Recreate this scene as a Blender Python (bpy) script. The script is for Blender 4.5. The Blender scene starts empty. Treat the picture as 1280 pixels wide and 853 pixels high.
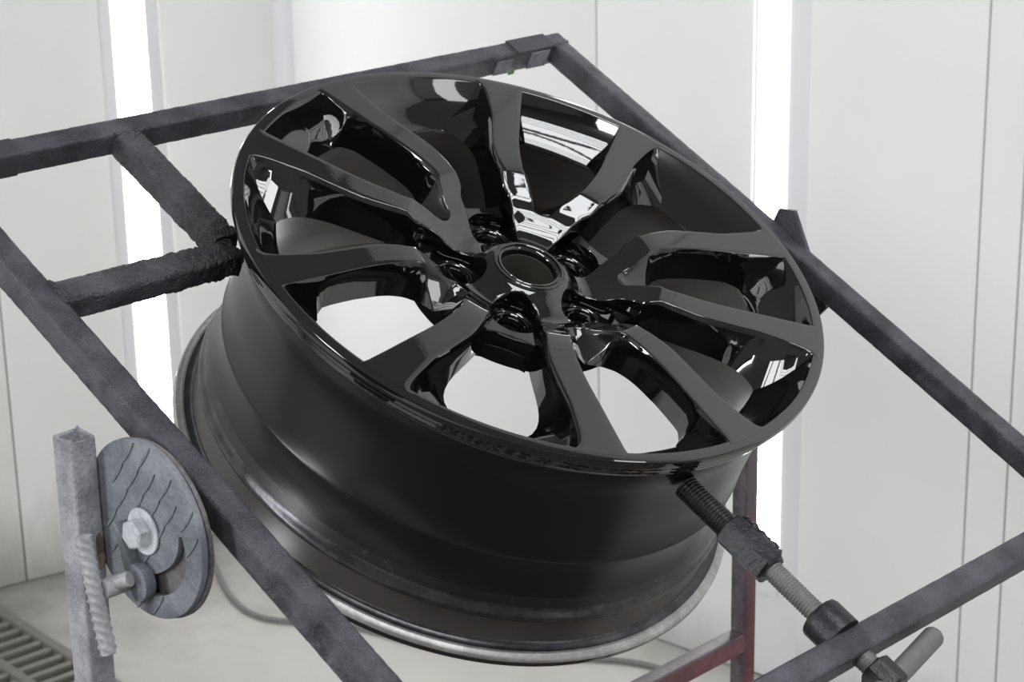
import bpy, bmesh, math, random
import numpy as np
from mathutils import Vector, Matrix
random.seed(7)
rng = np.random.default_rng(7)
S = bpy.context.scene
COL = S.collection
PI = math.pi
V3 = np.array

# ------------------------------------------------------------------ camera
CAMH = 1.5
PITCH, ROLL, FPX = math.radians(17.8837), math.radians(1.1260), 2641.2
fw = V3([0, math.cos(PITCH), -math.sin(PITCH)])
rt0 = V3([1.0, 0, 0]); dn0 = np.cross(fw, rt0)
rt = math.cos(ROLL) * rt0 + math.sin(ROLL) * dn0
dn = -math.sin(ROLL) * rt0 + math.cos(ROLL) * dn0
cd = bpy.data.cameras.new('camera')
cam = bpy.data.objects.new('camera', cd)
COL.objects.link(cam)
cam.matrix_world = Matrix([[rt[i], -dn[i], -fw[i], (0, 0, CAMH)[i]] for i in range(3)] + [[0, 0, 0, 1]])
cd.sensor_width = 36.0
cd.lens = 36.0 * FPX / 1280.0
cd.clip_start = 0.05
cd.dof.use_dof = True
cd.dof.focus_distance = 1.78
cd.dof.aperture_fstop = 14.0
S.camera = cam

# ------------------------------------------------------------------ world, exposure, large lamps
w = bpy.data.worlds.new('booth_world')
S.world = w
w.use_nodes = True
w.node_tree.nodes['Background'].inputs[0].default_value = (0.80, 0.83, 0.88, 1)
w.node_tree.nodes['Background'].inputs[1].default_value = 0.05
S.view_settings.view_transform = 'Standard'
S.view_settings.look = 'None'
S.view_settings.exposure = 0.0
S.view_settings.gamma = 1.0
S.view_settings.use_curve_mapping = False

def area_lamp(name, loc, target, sx, sy, watts, color=(1, 1, 1)):
    ld = bpy.data.lights.new(name, 'AREA')
    ld.shape = 'RECTANGLE'; ld.size = sx; ld.size_y = sy
    ld.energy = watts; ld.color = color
    o = bpy.data.objects.new(name, ld)
    COL.objects.link(o)
    o.location = loc
    o.rotation_euler = (Vector(target) - Vector(loc)).to_track_quat('-Z', 'Y').to_euler()
    return o
# the booth's overhead lamp bank behind the camera and the tall lamp banks on the two walls out of frame
LAMP = 1.0
for i in range(6):
    y = 0.40 + 0.20 * i
    area_lamp('overhead_lamp_strip', (0.62, y, 2.43), (0.62, y, 0.0), 1.0, 0.165, 4.6 * LAMP, (0.97, 0.99, 1.0))
area_lamp('left_lamp_bank', (-2.9, 0.2, 1.45), (-0.2, 2.2, 1.15), 0.5, 2.2, 56 * LAMP, (0.96, 0.98, 1.0))
area_lamp('right_lamp_bank', (2.7, -0.3, 1.5), (0.2, 2.2, 1.0), 0.5, 1.9, 14 * LAMP, (0.97, 0.99, 1.0))
area_lamp('rear_wall_fill', (-0.9, -0.9, 2.25), (1.1, 2.5, 2.0), 1.8, 0.35, 34 * LAMP, (1.0, 1.0, 0.98))  # unseen fill added behind the camera to brighten the upper right wall

# ------------------------------------------------------------------ materials
def newmat(name):
    m = bpy.data.materials.new(name); m.use_nodes = True
    nt = m.node_tree
    return m, nt, nt.nodes['Principled BSDF']

def N(nt, kind, **kw):
    n = nt.nodes.new(kind)
    for k, v in kw.items():
        if k in n.inputs: n.inputs[k].default_value = v
        else: setattr(n, k, v)
    return n

def ramp(nt, fac, stops):
    r = nt.nodes.new('ShaderNodeValToRGB')
    e = r.color_ramp.elements
    while len(e) < len(stops): e.new(0.5)
    for el, (p, c) in zip(e, stops):
        el.position = p; el.color = (*c, 1) if len(c) == 3 else c
    nt.links.new(fac, r.inputs[0])
    return r.outputs[0]

def coords(nt, scale=(1, 1, 1)):
    tc = nt.nodes.new('ShaderNodeTexCoord')
    mp = nt.nodes.new('ShaderNodeMapping')
    mp.inputs['Scale'].default_value = scale
    nt.links.new(tc.outputs['Object'], mp.inputs[0])
    return mp.outputs[0]

def bump(nt, bs, height, dist, strength=1.0, prev=None):
    b = N(nt, 'ShaderNodeBump')
    b.inputs['Distance'].default_value = dist
    b.inputs['Strength'].default_value = strength
    nt.links.new(height, b.inputs['Height'])
    if prev is not None: nt.links.new(prev, b.inputs['Normal'])
    nt.links.new(b.outputs[0], bs.inputs['Normal'])
    return b.outputs[0]

def noise(nt, vec, scale, detail=4, rough=0.55):
    n = N(nt, 'ShaderNodeTexNoise')
    n.inputs['Scale'].default_value = scale
    n.inputs['Detail'].default_value = detail
    n.inputs['Roughness'].default_value = rough
    nt.links.new(vec, n.inputs['Vector'])
    return n.outputs[0]

def mat_gloss():
    m, nt, bs = newmat('gloss_black_paint')
    bs.inputs['Base Color'].default_value = (0.0035, 0.0035, 0.004, 1)
    bs.inputs['Roughness'].default_value = 0.035
    bs.inputs['IOR'].default_value = 1.85
    v = coords(nt)
    bump(nt, bs, noise(nt, v, 260, 2), 0.00004, 0.25)
    return m

def mat_satin(name, col, rough, ior=1.5):
    m, nt, bs = newmat(name)
    v = coords(nt, (1, 1, 1))
    n1 = noise(nt, v, 9, 5)
    nt.links.new(ramp(nt, n1, [(0.3, [c * 0.8 for c in col]), (0.75, [c * 1.35 for c in col])]), bs.inputs['Base Color'])
    bs.inputs['Roughness'].default_value = rough
    bs.inputs['IOR'].default_value = ior
    bump(nt, bs, noise(nt, v, 700, 2), 0.00006, 0.4)
    return m

def mat_worn(name, dark, light, metal, rough, lo=0.45, hi=0.7):
    m, nt, bs = newmat(name)
    v = coords(nt, (1, 1, 1))
    n1 = noise(nt, v, 38, 8, 0.7)
    n2 = noise(nt, v, 210, 4, 0.7)
    mx = N(nt, 'ShaderNodeMath', operation='MULTIPLY_ADD')
    nt.links.new(n2, mx.inputs[0]); mx.inputs[1].default_value = 0.45
    nt.links.new(n1, mx.inputs[2])
    s = N(nt, 'ShaderNodeMath', operation='SUBTRACT'); nt.links.new(mx.outputs[0], s.inputs[0]); s.inputs[1].default_value = 0.2
    nt.links.new(ramp(nt, s.outputs[0], [(lo, dark), (hi, light)]), bs.inputs['Base Color'])
    bs.inputs['Metallic'].default_value = metal
    bs.inputs['Roughness'].default_value = rough
    bump(nt, bs, n2, 0.00025, 0.5)
    return m

def mat_coat(name, dark, light, grain=420, dist=0.0006, rough=0.55, spec=0.5, big=26):
    """dusty over-sprayed steel: lumpy paint over a square tube"""
    m, nt, bs = newmat(name)
    v = coords(nt)
    n1 = noise(nt, v, big, 6, 0.6)
    n2 = noise(nt, v, grain, 3, 0.6)
    ad = N(nt, 'ShaderNodeMath', operation='MULTIPLY_ADD')
    nt.links.new(n2, ad.inputs[0]); ad.inputs[1].default_value = 0.5
    sb = N(nt, 'ShaderNodeMath', operation='SUBTRACT'); nt.links.new(n1, sb.inputs[0]); sb.inputs[1].default_value = 0.25
    nt.links.new(sb.outputs[0], ad.inputs[2])
    nt.links.new(ramp(nt, ad.outputs[0], [(0.36, dark), (0.66, light)]), bs.inputs['Base Color'])
    bs.inputs['Roughness'].default_value = rough
    bs.inputs['Specular IOR Level'].default_value = spec
    b1 = bump(nt, bs, n2, dist, 0.8)
    bump(nt, bs, n1, dist * 3, 0.4, b1)
    return m

def mat_wall(name, col, mott=0.05):
    m, nt, bs = newmat(name)
    v = coords(nt)
    n1 = noise(nt, v, 2.3, 6, 0.6)
    a = [c * (1 - mott) for c in col]; b = [min(c * (1 + mott), 0.95) for c in col]
    nt.links.new(ramp(nt, n1, [(0.3, a), (0.7, b)]), bs.inputs['Base Color'])
    bs.inputs['Roughness'].default_value = 0.75
    bs.inputs['Specular IOR Level'].default_value = 0.2
    return m

def mat_plain(name, col, rough=0.5, metal=0.0):
    m, nt, bs = newmat(name)
    v = coords(nt)
    n1 = noise(nt, v, 120, 3)
    nt.links.new(ramp(nt, n1, [(0.3, [c * 0.88 for c in col]), (0.7, [min(1, c * 1.1) for c in col])]), bs.inputs['Base Color'])
    bs.inputs['Roughness'].default_value = rough
    bs.inputs['Metallic'].default_value = metal
    return m

def mat_emit(name, col, strength):
    m, nt, bs = newmat(name)
    bs.inputs['Base Color'].default_value = (0.9, 0.9, 0.9, 1)
    bs.inputs['Emission Color'].default_value = (*col, 1)
    bs.inputs['Emission Strength'].default_value = strength
    return m

M = dict(
    gloss=mat_gloss(),
    satin=mat_satin('satin_black_paint', (0.006, 0.0057, 0.0058), 0.27, 1.42),
    inner=mat_satin('satin_black_inner_paint', (0.040, 0.036, 0.034), 0.27),
    bead=mat_worn('scuffed_black_bead', (0.045, 0.045, 0.050), (0.16, 0.158, 0.165), 0.75, 0.27, 0.40, 0.95),
    scuff=mat_worn('scratched_satin_black', (0.007, 0.007, 0.0075), (0.10, 0.098, 0.10), 0.0, 0.32, 0.60, 0.86),
    valley=mat_worn('stained_bare_metal', (0.035, 0.031, 0.028), (0.23, 0.21, 0.19), 0.7, 0.33, 0.4, 0.85),
    bare=mat_worn('bare_machined_metal', (0.40, 0.39, 0.39), (0.60, 0.59, 0.59), 0.85, 0.42),
    bore=mat_satin('dusty_bore_metal', (0.030, 0.027, 0.022), 0.5),
    frame=mat_coat('charcoal_oversprayed_steel', (0.022, 0.021, 0.028), (0.076, 0.076, 0.094), 520, 0.0016, 0.46),
    lumpy=mat_coat('thick_lumpy_charcoal_overspray', (0.013, 0.013, 0.018), (0.070, 0.070, 0.088), 420, 0.0045, 0.34, 0.7),
    stand=mat_coat('grey_oversprayed_steel', (0.17, 0.17, 0.195), (0.34, 0.345, 0.375), 360, 0.0010, 0.55),
    disc=mat_coat('blue_grey_tread_plate', (0.10, 0.11, 0.13), (0.20, 0.215, 0.24), 330, 0.0007, 0.5),
    back=mat_coat('dark_back_plate', (0.05, 0.047, 0.047), (0.16, 0.15, 0.15), 200, 0.0005, 0.5),
    rebar=mat_coat('grey_painted_rebar', (0.24, 0.245, 0.26), (0.38, 0.385, 0.40), 300, 0.0004, 0.5),
    bolt=mat_coat('pale_painted_bolt', (0.36, 0.38, 0.41), (0.58, 0.61, 0.64), 200, 0.0004, 0.45),
    rod_dark=mat_plain('black_oily_thread', (0.012, 0.011, 0.011), 0.28, 0.3),
    rod_grey=mat_plain('grey_dusty_thread', (0.175, 0.172, 0.168), 0.5, 0.5),
    nut=mat_coat('dark_blue_grey_nut_paint', (0.008, 0.0085, 0.011), (0.022, 0.023, 0.028), 200, 0.0008, 0.34, 0.3),
    duskred=mat_coat('dusty_purple_grey_over_red', (0.060, 0.048, 0.056), (0.14, 0.115, 0.13), 160, 0.0005, 0.45),
    red=mat_coat('maroon_paint_steel', (0.075, 0.016, 0.024), (0.155, 0.040, 0.052), 120, 0.0005, 0.42),
    wall_l=mat_wall('left_wall_paint', (0.79, 0.79, 0.77), 0.025),
    wall_r=mat_wall('right_wall_paint', (0.79, 0.79, 0.785), 0.025),
    seam=mat_plain('grey_joint', (0.42, 0.42, 0.42), 0.7),
    floor=mat_wall('dusty_floor_paint', (0.52, 0.51, 0.48), 0.10),
    ceil=mat_wall('ceiling_filter', (0.26, 0.26, 0.27), 0.05),
    tube=mat_emit('lit_lamp_tube', (1.0, 1.0, 1.0), 13.0),
    housing=mat_wall('white_lamp_housing', (0.74, 0.74, 0.76), 0.02),
    grate=mat_plain('dusty_grate_metal', (0.19, 0.178, 0.165), 0.6, 0.2),
    pit=mat_plain('dark_pit', (0.075, 0.072, 0.068), 0.9),
    cable=mat_plain('dusty_grey_cable', (0.16, 0.155, 0.15), 0.6),
    green=mat_plain('green_tape', (0.16, 0.33, 0.10), 0.6),
    tape=mat_coat('pale_grey_masking_tape', (0.10, 0.10, 0.12), (0.24, 0.235, 0.26), 160, 0.0004, 0.6),
    tape_d=mat_coat('dark_smooth_tape', (0.035, 0.038, 0.044), (0.05, 0.053, 0.06), 90, 0.0001, 0.6),
    rust=mat_worn('rusty_scrape', (0.10, 0.08, 0.075), (0.34, 0.24, 0.19), 0.1, 0.7),
)

# overspray has greyed the maroon steel from about knee height up
def dust_up(m, z0, z1, col):
    nt = m.node_tree; bs = nt.nodes['Principled BSDF']
    src = bs.inputs['Base Color'].links[0].from_socket
    tc = nt.nodes.new('ShaderNodeTexCoord'); sx = nt.nodes.new('ShaderNodeSeparateXYZ')
    nt.links.new(tc.outputs['Object'], sx.inputs[0])
    mr = nt.nodes.new('ShaderNodeMapRange'); mr.inputs['From Min'].default_value = z0; mr.inputs['From Max'].default_value = z1
    nt.links.new(sx.outputs['Z'], mr.inputs['Value'])
    mx = nt.nodes.new('ShaderNodeMix'); mx.data_type = 'RGBA'
    nt.links.new(mr.outputs[0], mx.inputs['Factor']); nt.links.new(src, mx.inputs['A']); mx.inputs['B'].default_value = (*col, 1)
    nt.links.new(mx.outputs['Result'], bs.inputs['Base Color'])
def gloss_corner(m, cx, cy, rad):
    nt = m.node_tree; bs = nt.nodes['Principled BSDF']
    src = bs.inputs['Base Color'].links[0].from_socket
    tc = nt.nodes.new('ShaderNodeTexCoord')
    vm = nt.nodes.new('ShaderNodeVectorMath'); vm.operation = 'DISTANCE'
    nt.links.new(tc.outputs['Object'], vm.inputs[0]); vm.inputs[1].default_value = (cx, cy, -0.045)
    mr = nt.nodes.new('ShaderNodeMapRange'); mr.inputs['From Min'].default_value = rad * 0.35; mr.inputs['From Max'].default_value = rad
    nt.links.new(vm.outputs['Value'], mr.inputs['Value'])
    mx = nt.nodes.new('ShaderNodeMix'); mx.data_type = 'RGBA'
    nt.links.new(mr.outputs[0], mx.inputs['Factor']); nt.links.new(src, mx.inputs['B']); mx.inputs['A'].default_value = (0.008, 0.008, 0.010, 1)
    nt.links.new(mx.outputs['Result'], bs.inputs['Base Color'])
    mr2 = nt.nodes.new('ShaderNodeMapRange'); mr2.inputs['To Min'].default_value = 0.16; mr2.inputs['To Max'].default_value = 0.40
    nt.links.new(mr.outputs[0], mr2.inputs['Value']); nt.links.new(mr2.outputs[0], bs.inputs['Roughness'])
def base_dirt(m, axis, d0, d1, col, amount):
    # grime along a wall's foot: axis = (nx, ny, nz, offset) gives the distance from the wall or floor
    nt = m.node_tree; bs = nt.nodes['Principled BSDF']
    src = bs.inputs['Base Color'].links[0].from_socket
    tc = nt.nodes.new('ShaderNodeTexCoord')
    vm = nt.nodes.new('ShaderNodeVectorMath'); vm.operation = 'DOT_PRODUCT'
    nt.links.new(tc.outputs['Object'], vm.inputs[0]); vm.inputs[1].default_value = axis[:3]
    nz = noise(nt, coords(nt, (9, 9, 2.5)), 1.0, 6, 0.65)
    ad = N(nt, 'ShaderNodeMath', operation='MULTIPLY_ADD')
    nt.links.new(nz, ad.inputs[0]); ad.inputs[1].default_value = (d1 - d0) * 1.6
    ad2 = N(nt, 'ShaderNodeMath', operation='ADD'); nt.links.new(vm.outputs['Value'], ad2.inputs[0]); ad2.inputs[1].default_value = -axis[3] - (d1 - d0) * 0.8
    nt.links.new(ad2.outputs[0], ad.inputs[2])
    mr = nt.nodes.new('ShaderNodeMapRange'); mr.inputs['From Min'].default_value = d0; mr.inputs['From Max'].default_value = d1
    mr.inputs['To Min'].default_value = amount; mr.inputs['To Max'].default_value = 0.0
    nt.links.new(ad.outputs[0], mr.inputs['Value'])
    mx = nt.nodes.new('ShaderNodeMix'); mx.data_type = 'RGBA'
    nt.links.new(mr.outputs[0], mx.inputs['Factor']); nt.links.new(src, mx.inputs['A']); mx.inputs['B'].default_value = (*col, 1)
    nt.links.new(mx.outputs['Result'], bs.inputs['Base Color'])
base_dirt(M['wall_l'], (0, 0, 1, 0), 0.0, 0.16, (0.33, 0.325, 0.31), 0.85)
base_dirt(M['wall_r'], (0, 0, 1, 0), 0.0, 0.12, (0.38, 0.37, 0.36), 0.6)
gloss_corner(M['lumpy'], -0.222, 0.122, 0.085)
dust_up(M['red'], 0.52, 0.68, (0.105, 0.085, 0.10))

# ------------------------------------------------------------------ mesh helpers
def link(name, verts, faces, mat, parent=None, smooth=None, mats=None, midx=None):
    me = bpy.data.meshes.new(name)
    me.from_pydata([tuple(map(float, v)) for v in verts], [], [tuple(map(int, f)) for f in faces])
    bm = bmesh.new(); bm.from_mesh(me)
    if midx is not None:
        for f, i in zip(bm.faces, midx): f.material_index = i
    bmesh.ops.remove_doubles(bm, verts=bm.verts, dist=2e-6)
    bmesh.ops.dissolve_degenerate(bm, edges=bm.edges, dist=1e-6)
    bmesh.ops.recalc_face_normals(bm, faces=bm.faces)
    bm.to_mesh(me); bm.free()
    return finish(name, me, mat, parent, smooth, mats)

def finish(name, me, mat, parent=None, smooth=None, mats=None):
    for m in (mats or [mat]): me.materials.append(m)
    if smooth is not None:
        for p in me.polygons: p.use_smooth = True
        me.set_sharp_from_angle(angle=math.radians(smooth))
    o = bpy.data.objects.new(name, me)
    COL.objects.link(o)
    if parent is not None: o.parent = parent
    return o

def from_bm(name, bm, mat, parent=None, smooth=None):
    bmesh.ops.recalc_face_normals(bm, faces=bm.faces)
    me = bpy.data.meshes.new(name); bm.to_mesh(me); bm.free()
    return finish(name, me, mat, parent, smooth)

def empty(name, label, cat, mw=None, parent=None, group=None):
    o = bpy.data.objects.new(name, None); COL.objects.link(o)
    o.empty_display_size = 0.05
    if mw is not None: o.matrix_world = mw
    tag(o, label, cat, group)
    return o

def tag(o, label, cat, group=None):
    o['label'] = label; o['category'] = cat
    if group: o['group'] = group
    return o

def struct(o):
    o['kind'] = 'structure'; return o

def axes_mat(o, x, y, z):
    return Matrix([[x[i], y[i], z[i], o[i]] for i in range(3)] + [[0, 0, 0, 1]])

def box_bm(bm, lo, hi, bev=0.0, seg=2, mat=None):
    lo, hi = Vector(lo), Vector(hi)
    r = bmesh.ops.create_cube(bm, size=1.0)
    vs = r['verts']
    bmesh.ops.scale(bm, vec=hi - lo, verts=vs)
    bmesh.ops.translate(bm, vec=(lo + hi) / 2, verts=vs)
    if bev > 0:
        es = list({e for v in vs for e in v.link_edges})
        rr = bmesh.ops.bevel(bm, geom=es, offset=bev, segments=seg, affect='EDGES', profile=0.5)
        vs = list({v for f in rr['faces'] for v in f.verts} | {v for v in vs if v.is_valid})
    if mat is not None: bmesh.ops.transform(bm, matrix=mat, verts=[v for v in vs if v.is_valid])
    return vs

def box(name, lo, hi, mat, parent=None, bev=0.0, seg=2, smooth=40):
    bm = bmesh.new(); box_bm(bm, lo, hi, bev, seg)
    return from_bm(name, bm, mat, parent, smooth if bev > 0 else None)

def revolve(name, prof, mat, parent=None, n=192, smooth=35, closed=True, center=(0, 0), mats=None, pm=None, ztop=None):
    """prof: list of (r, z) revolved about the local z axis"""
    k = len(prof)
    ph = np.linspace(0, 2 * PI, n, endpoint=False)
    verts = [(center[0] + r * math.cos(a), center[1] + r * math.sin(a), z) for a in ph for r, z in prof]
    faces, mi = [], []
    m = k if closed else k - 1
    for i in range(n):
        j = (i + 1) % n
        for q in range(m):
            q2 = (q + 1) % k
            faces.append((i * k + q, j * k + q, j * k + q2, i * k + q2))
            mi.append(pm[q] if pm else 0)
    return link(name, verts, faces, mat, parent, smooth, mats, mi if pm else None)

def tube_path(name, pts, rad, mat, parent=None, n=12, rads=None):
    pts = [Vector(p) for p in pts]
    verts, faces = [], []
    up = Vector((0.13, 0.21, 0.97)).normalized()
    for i, p in enumerate(pts):
        d = (pts[min(i + 1, len(pts) - 1)] - pts[max(i - 1, 0)]).normalized()
        x = d.cross(up).normalized(); y = d.cross(x)
        r = rads[i] if rads else rad
        for k in range(n):
            a = 2 * PI * k / n
            verts.append(p + r * (math.cos(a) * x + math.sin(a) * y))
    for i in range(len(pts) - 1):
        for k in range(n):
            k2 = (k + 1) % n
            faces.append((i * n + k, i * n + k2, (i + 1) * n + k2, (i + 1) * n + k))
    faces.append(tuple(range(n))); faces.append(tuple((len(pts) - 1) * n + k for k in range(n)))
    return link(name, verts, faces, mat, parent, 50)

def prism(name, outline, z0, z1, mat, parent=None, bev=0.0, holes=(), smooth=35):
    """flat outline (with holes) extruded from z0 to z1 along local z"""
    bm = bmesh.new()
    loops = [outline] + list(holes)
    lay = []
    for z in (z1, z0):
        edges, rings = [], []
        for lp in loops:
            vs = [bm.verts.new((x, y, z)) for x, y in lp]
            rings.append(vs)
            edges += [bm.edges.new((vs[i], vs[(i + 1) % len(vs)])) for i in range(len(vs))]
        bmesh.ops.triangle_fill(bm, edges=edges, use_beauty=True, use_dissolve=False)
        lay.append(rings)
    for ra, rb in zip(*lay):
        for i in range(len(ra)):
            j = (i + 1) % len(ra)
            bm.faces.new((ra[i], ra[j], rb[j], rb[i]))
    if bev > 0:
        bmesh.ops.recalc_face_normals(bm, faces=bm.faces)
        es = [e for e in bm.edges if len(e.link_faces) == 2 and e.calc_face_angle(0) > 0.9 and abs(e.verts[0].co.z - e.verts[1].co.z) < 1e-7]
        bmesh.ops.bevel(bm, geom=es, offset=bev, segments=2, affect='EDGES', profile=0.5)
    return from_bm(name, bm, mat, parent, smooth)

def copy_obj(o, parent=None):
    c = o.copy(); COL.objects.link(c)
    if parent is not None: c.parent = parent
    return c

def place(o, x, y, z, loc):
    """orient a parentless object: local axes to world axes"""
    o.matrix_world = axes_mat(loc, x, y, z)
    return o

# ------------------------------------------------------------------ key frames of reference
PSI, TAU = math.radians(45.3395), math.radians(28.0757)
X = V3([math.cos(PSI), math.sin(PSI), 0])            # pivot axis of the stand
H = V3([math.sin(PSI), -math.cos(PSI), 0])           # level direction across it
Zv = V3([0, 0, 1.0])
U = math.cos(TAU) * H - math.sin(TAU) * Zv           # down the tilted frame
NF = math.sin(TAU) * H + math.cos(TAU) * Zv          # frame normal
C = V3([0.02299208, 1.79143943, -0.4924397 + CAMH])  # wheel face centre
nw = NF - 0.00207993 * X - 0.02049645 * U; nw /= np.linalg.norm(nw)
aw = X - nw * (X @ nw); aw /= np.linalg.norm(aw)
bw = np.cross(nw, aw)
PHI0 = math.radians(38.7012)
WM = axes_mat(C, aw, bw, nw)
FM = axes_mat(C, X, U, np.cross(X, U))               # frame space: x, u, and minus normal
PM = axes_mat(C, H, Zv, np.cross(H, Zv))             # pivot space: h, z, third = along -X or X
def FP(x, u, wn): return C + X * x + U * u + NF * wn
def PP(x, h, z): return C + X * x + H * h + Zv * z

# ------------------------------------------------------------------ room shell
fo = V3([0, 0, CAMH])
def ray(px, py):
    return rt * (px - 640) / FPX + dn * (py - 426.5) / FPX + fw
def on_floor(px, py, h=0.0):
    d = ray(px, py)
    return fo + d * ((h - CAMH) / d[2])
dl = V3([0.460, 0.293]); dl /= np.linalg.norm(dl)
K = on_floor(390, 630.5)[:2]
dr = on_floor(830, 790)[:2] - K; dr /= np.linalg.norm(dr)
CEIL = 2.45
Lend = K - dl * 4.6
Rend = K + dr * 5.4
BL, BR = V3([-3.6, -3.2]), V3([3.2, -3.4])
poly = [K, Rend, BR, BL, Lend]

def wall(name, a, b, mat, th=0.08):
    a, b = V3(a), V3(b)
    d = (b - a) / np.linalg.norm(b - a)
    cen = V3([0.0, 0.6])
    nrm = V3([-d[1], d[0]])
    if (cen - a) @ nrm < 0: nrm = -nrm
    L = np.linalg.norm(b - a)
    o = box(name, (-th, -th, 0), (L + th, 0, CEIL), mat)
    o.matrix_world = Matrix([[d[0], nrm[0], 0, a[0]], [d[1], nrm[1], 0, a[1]], [0, 0, 1, 0], [0, 0, 0, 1]]) if True else None
    # keep the handedness: local y points into the room
    if d[0] * nrm[1] - d[1] * nrm[0] < 0:
        o.matrix_world = Matrix([[-d[0], nrm[0], 0, b[0]], [-d[1], nrm[1], 0, b[1]], [0, 0, 1, 0], [0, 0, 0, 1]])
    struct(o)
    return d, nrm

bm = bmesh.new()
fl = bm.faces.new([bm.verts.new((p[0] * 1.05, p[1] * 1.05, 0)) for p in poly])
_d = [V3([-dd[1], dd[0]]) for dd in (dl, dr)]
_d = [q if (V3([0.0, 0.6]) - K) @ q > 0 else -q for q in _d]
base_dirt(M['floor'], (_d[0][0], _d[0][1], 0, float(K @ _d[0])), 0.05, 0.45, (0.25, 0.245, 0.235), 0.9)
base_dirt(M['floor'], (_d[1][0], _d[1][1], 0, float(K @ _d[1])), 0.0, 0.16, (0.30, 0.295, 0.28), 0.6)
r = bmesh.ops.extrude_face_region(bm, geom=[fl])
bmesh.ops.translate(bm, vec=(0, 0, -0.1), verts=[v for v in r['geom'] if isinstance(v, bmesh.types.BMVert)])
struct(from_bm('floor', bm, M['floor']))
bm = bmesh.new()
fl = bm.faces.new([bm.verts.new((p[0] * 1.05, p[1] * 1.05, CEIL)) for p in poly])
r = bmesh.ops.extrude_face_region(bm, geom=[fl])
bmesh.ops.translate(bm, vec=(0, 0, 0.1), verts=[v for v in r['geom'] if isinstance(v, bmesh.types.BMVert)])
struct(from_bm('ceiling', bm, M['ceil']))
_, nl = wall('wall_left', K, Lend, M['wall_l'])
_, nr = wall('wall_right', K, Rend, M['wall_r'])
wall('wall_back', BR, BL, M['wall_r'])
wall('wall_far_left', BL, Lend, M['wall_l'])
wall('wall_far_right', BR, Rend, M['wall_r'])

def hit_wall(px, py, d2, n2):
    d = ray(px, py); o = V3([0, 0, CAMH])
    t = ((K + 0.03 * n2 - o[:2]) @ n2) / (d[:2] @ n2)
    p = o + d * t
    return (p[:2] - K) @ d2, p[2]
def wall_mat(d2, n2):
    z = V3([0, 0, 1.0]); d3 = V3([*d2, 0]); n3 = V3([*n2, 0])
    return axes_mat(V3([*K, 0]), d3, np.cross(z, d3), z), (1 if np.cross(z, d3) @ n3 > 0 else -1)
WL, sl = wall_mat(dl, nl)
WR, sr = wall_mat(dr, nr)

def wall_strip(name, wm, sgn, s0, s1, z0, z1, t0, t1, mat, bev=0.0, parent=None):
    o = box(name, (s0, min(sgn * t0, sgn * t1), z0), (s1, max(sgn * t0, sgn * t1), z1), mat, None, bev)
    o.matrix_world = wm
    return o

# upright panels that clad the two walls, each a sheet of its own with a fine open joint between sheets;
# the strip lamps sit flush in slots left between two sheets
def clad(wname, wm, sgn, cuts, mat, slot):
    for i in range(len(cuts) - 1):
        a, b = cuts[i], cuts[i + 1]
        parts = [(a, b)]
        if a < slot[0] < b: parts = [(a, slot[0] + 0.0014), (slot[1] - 0.0014, b)]
        for a, b in parts:
            g = 0.0014
            o = wall_strip('wall_panel', wm, sgn, a + g, b - g, 0.002, CEIL - 0.002, 0.0, 0.030, mat, 0.002)
            wo = bpy.data.objects[wname]
            o.parent = wo
            o.matrix_parent_inverse = wo.matrix_world.inverted()
def lamp_span(px0, px1, py, d2, n2):
    a, b = hit_wall(px0, py, d2, n2)[0], hit_wall(px1, py, d2, n2)[0]
    return min(a, b), max(a, b)
spR = lamp_span(947, 985, 60, dr, nr); spL = lamp_span(143, 184, 60, dl, nl)
hR, hL = (spR[1] - spR[0]) / 2, (spL[1] - spL[0]) / 2
sR = sorted([hit_wall(x, y, dr, nr)[0] for x, y in ((745, 40), (1211, 543), (1265, 480))])
sL = sorted([hit_wall(x, y, dl, nl)[0] for x, y in ((18, 560),)])
clad('wall_right', WR, sr, [0.02] + sR + [sR[-1] + 0.5, sR[-1] + 1.5, sR[-1] + 2.6, 5.0], M['wall_r'], (spR[0] - 0.25 * hR, spR[1] + 1.45 * hR))
clad('wall_left', WL, sl, [-4.3, -3.4, -2.3, sL[0] - 0.55, sL[0], -0.02], M['wall_l'], (spL[0] - 0.85 * hL, spL[1] + 0.85 * hL))
# rounded post that covers the joint where the two walls meet
cp = revolve('trim_1', [(0.0, 0.0), (0.034, 0.0), (0.034, CEIL), (0.0, CEIL)], M['housing'], None, 32, 40, False)
cp.location = (K[0] + 0.5 * (nl[0] + nr[0]) * 0.03, K[1] + 0.5 * (nl[1] + nr[1]) * 0.03, 0.001)
struct(cp)
# upright strip lamps: lit diffuser flush with the wall, pale channel around it
def wall_lamp(sp_, wm, sgn, lo, hi, label):
    s0, s1 = sp_
    mid = (s0 + s1) / 2; hw = (s1 - s0) / 2
    base = empty('wall_lamp', label, 'lamp', wm @ Matrix.Translation((mid, 0, 0)), None, 'upright strip lamps on the walls')
    def yr(a, c): return (min(sgn * a, sgn * c), max(sgn * a, sgn * c))
    def b(name, s0, s1, ya, yb, z0, z1, mat, bev):
        y0, y1 = yr(ya, yb)
        return box(name, (s0, y0, z0), (s1, y1, z1), mat, base, bev)
    b('channel', -hw * lo, hw * hi, 0.001, 0.0268, 0.004, 1.80, M['housing'], 0.001)
    b('diffuser', -hw, hw, 0.027, 0.0277, 0.205, 1.70, M['tube'], 0.0)
    for zz in (0.14, 1.7005):
        b('end_cap', -hw, hw, 0.027, 0.029, zz, zz + 0.05 if zz > 1 else 0.2045, M['housing'], 0.002)
    return base
wall_lamp(spL, WL, sl, 1.85, 1.85, 'bright upright strip lamp on the left wall behind the frame')
wall_lamp(spR, WR, sr, 1.25, 2.45, 'bright upright strip lamp on the right wall beside the pivot plate')

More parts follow.
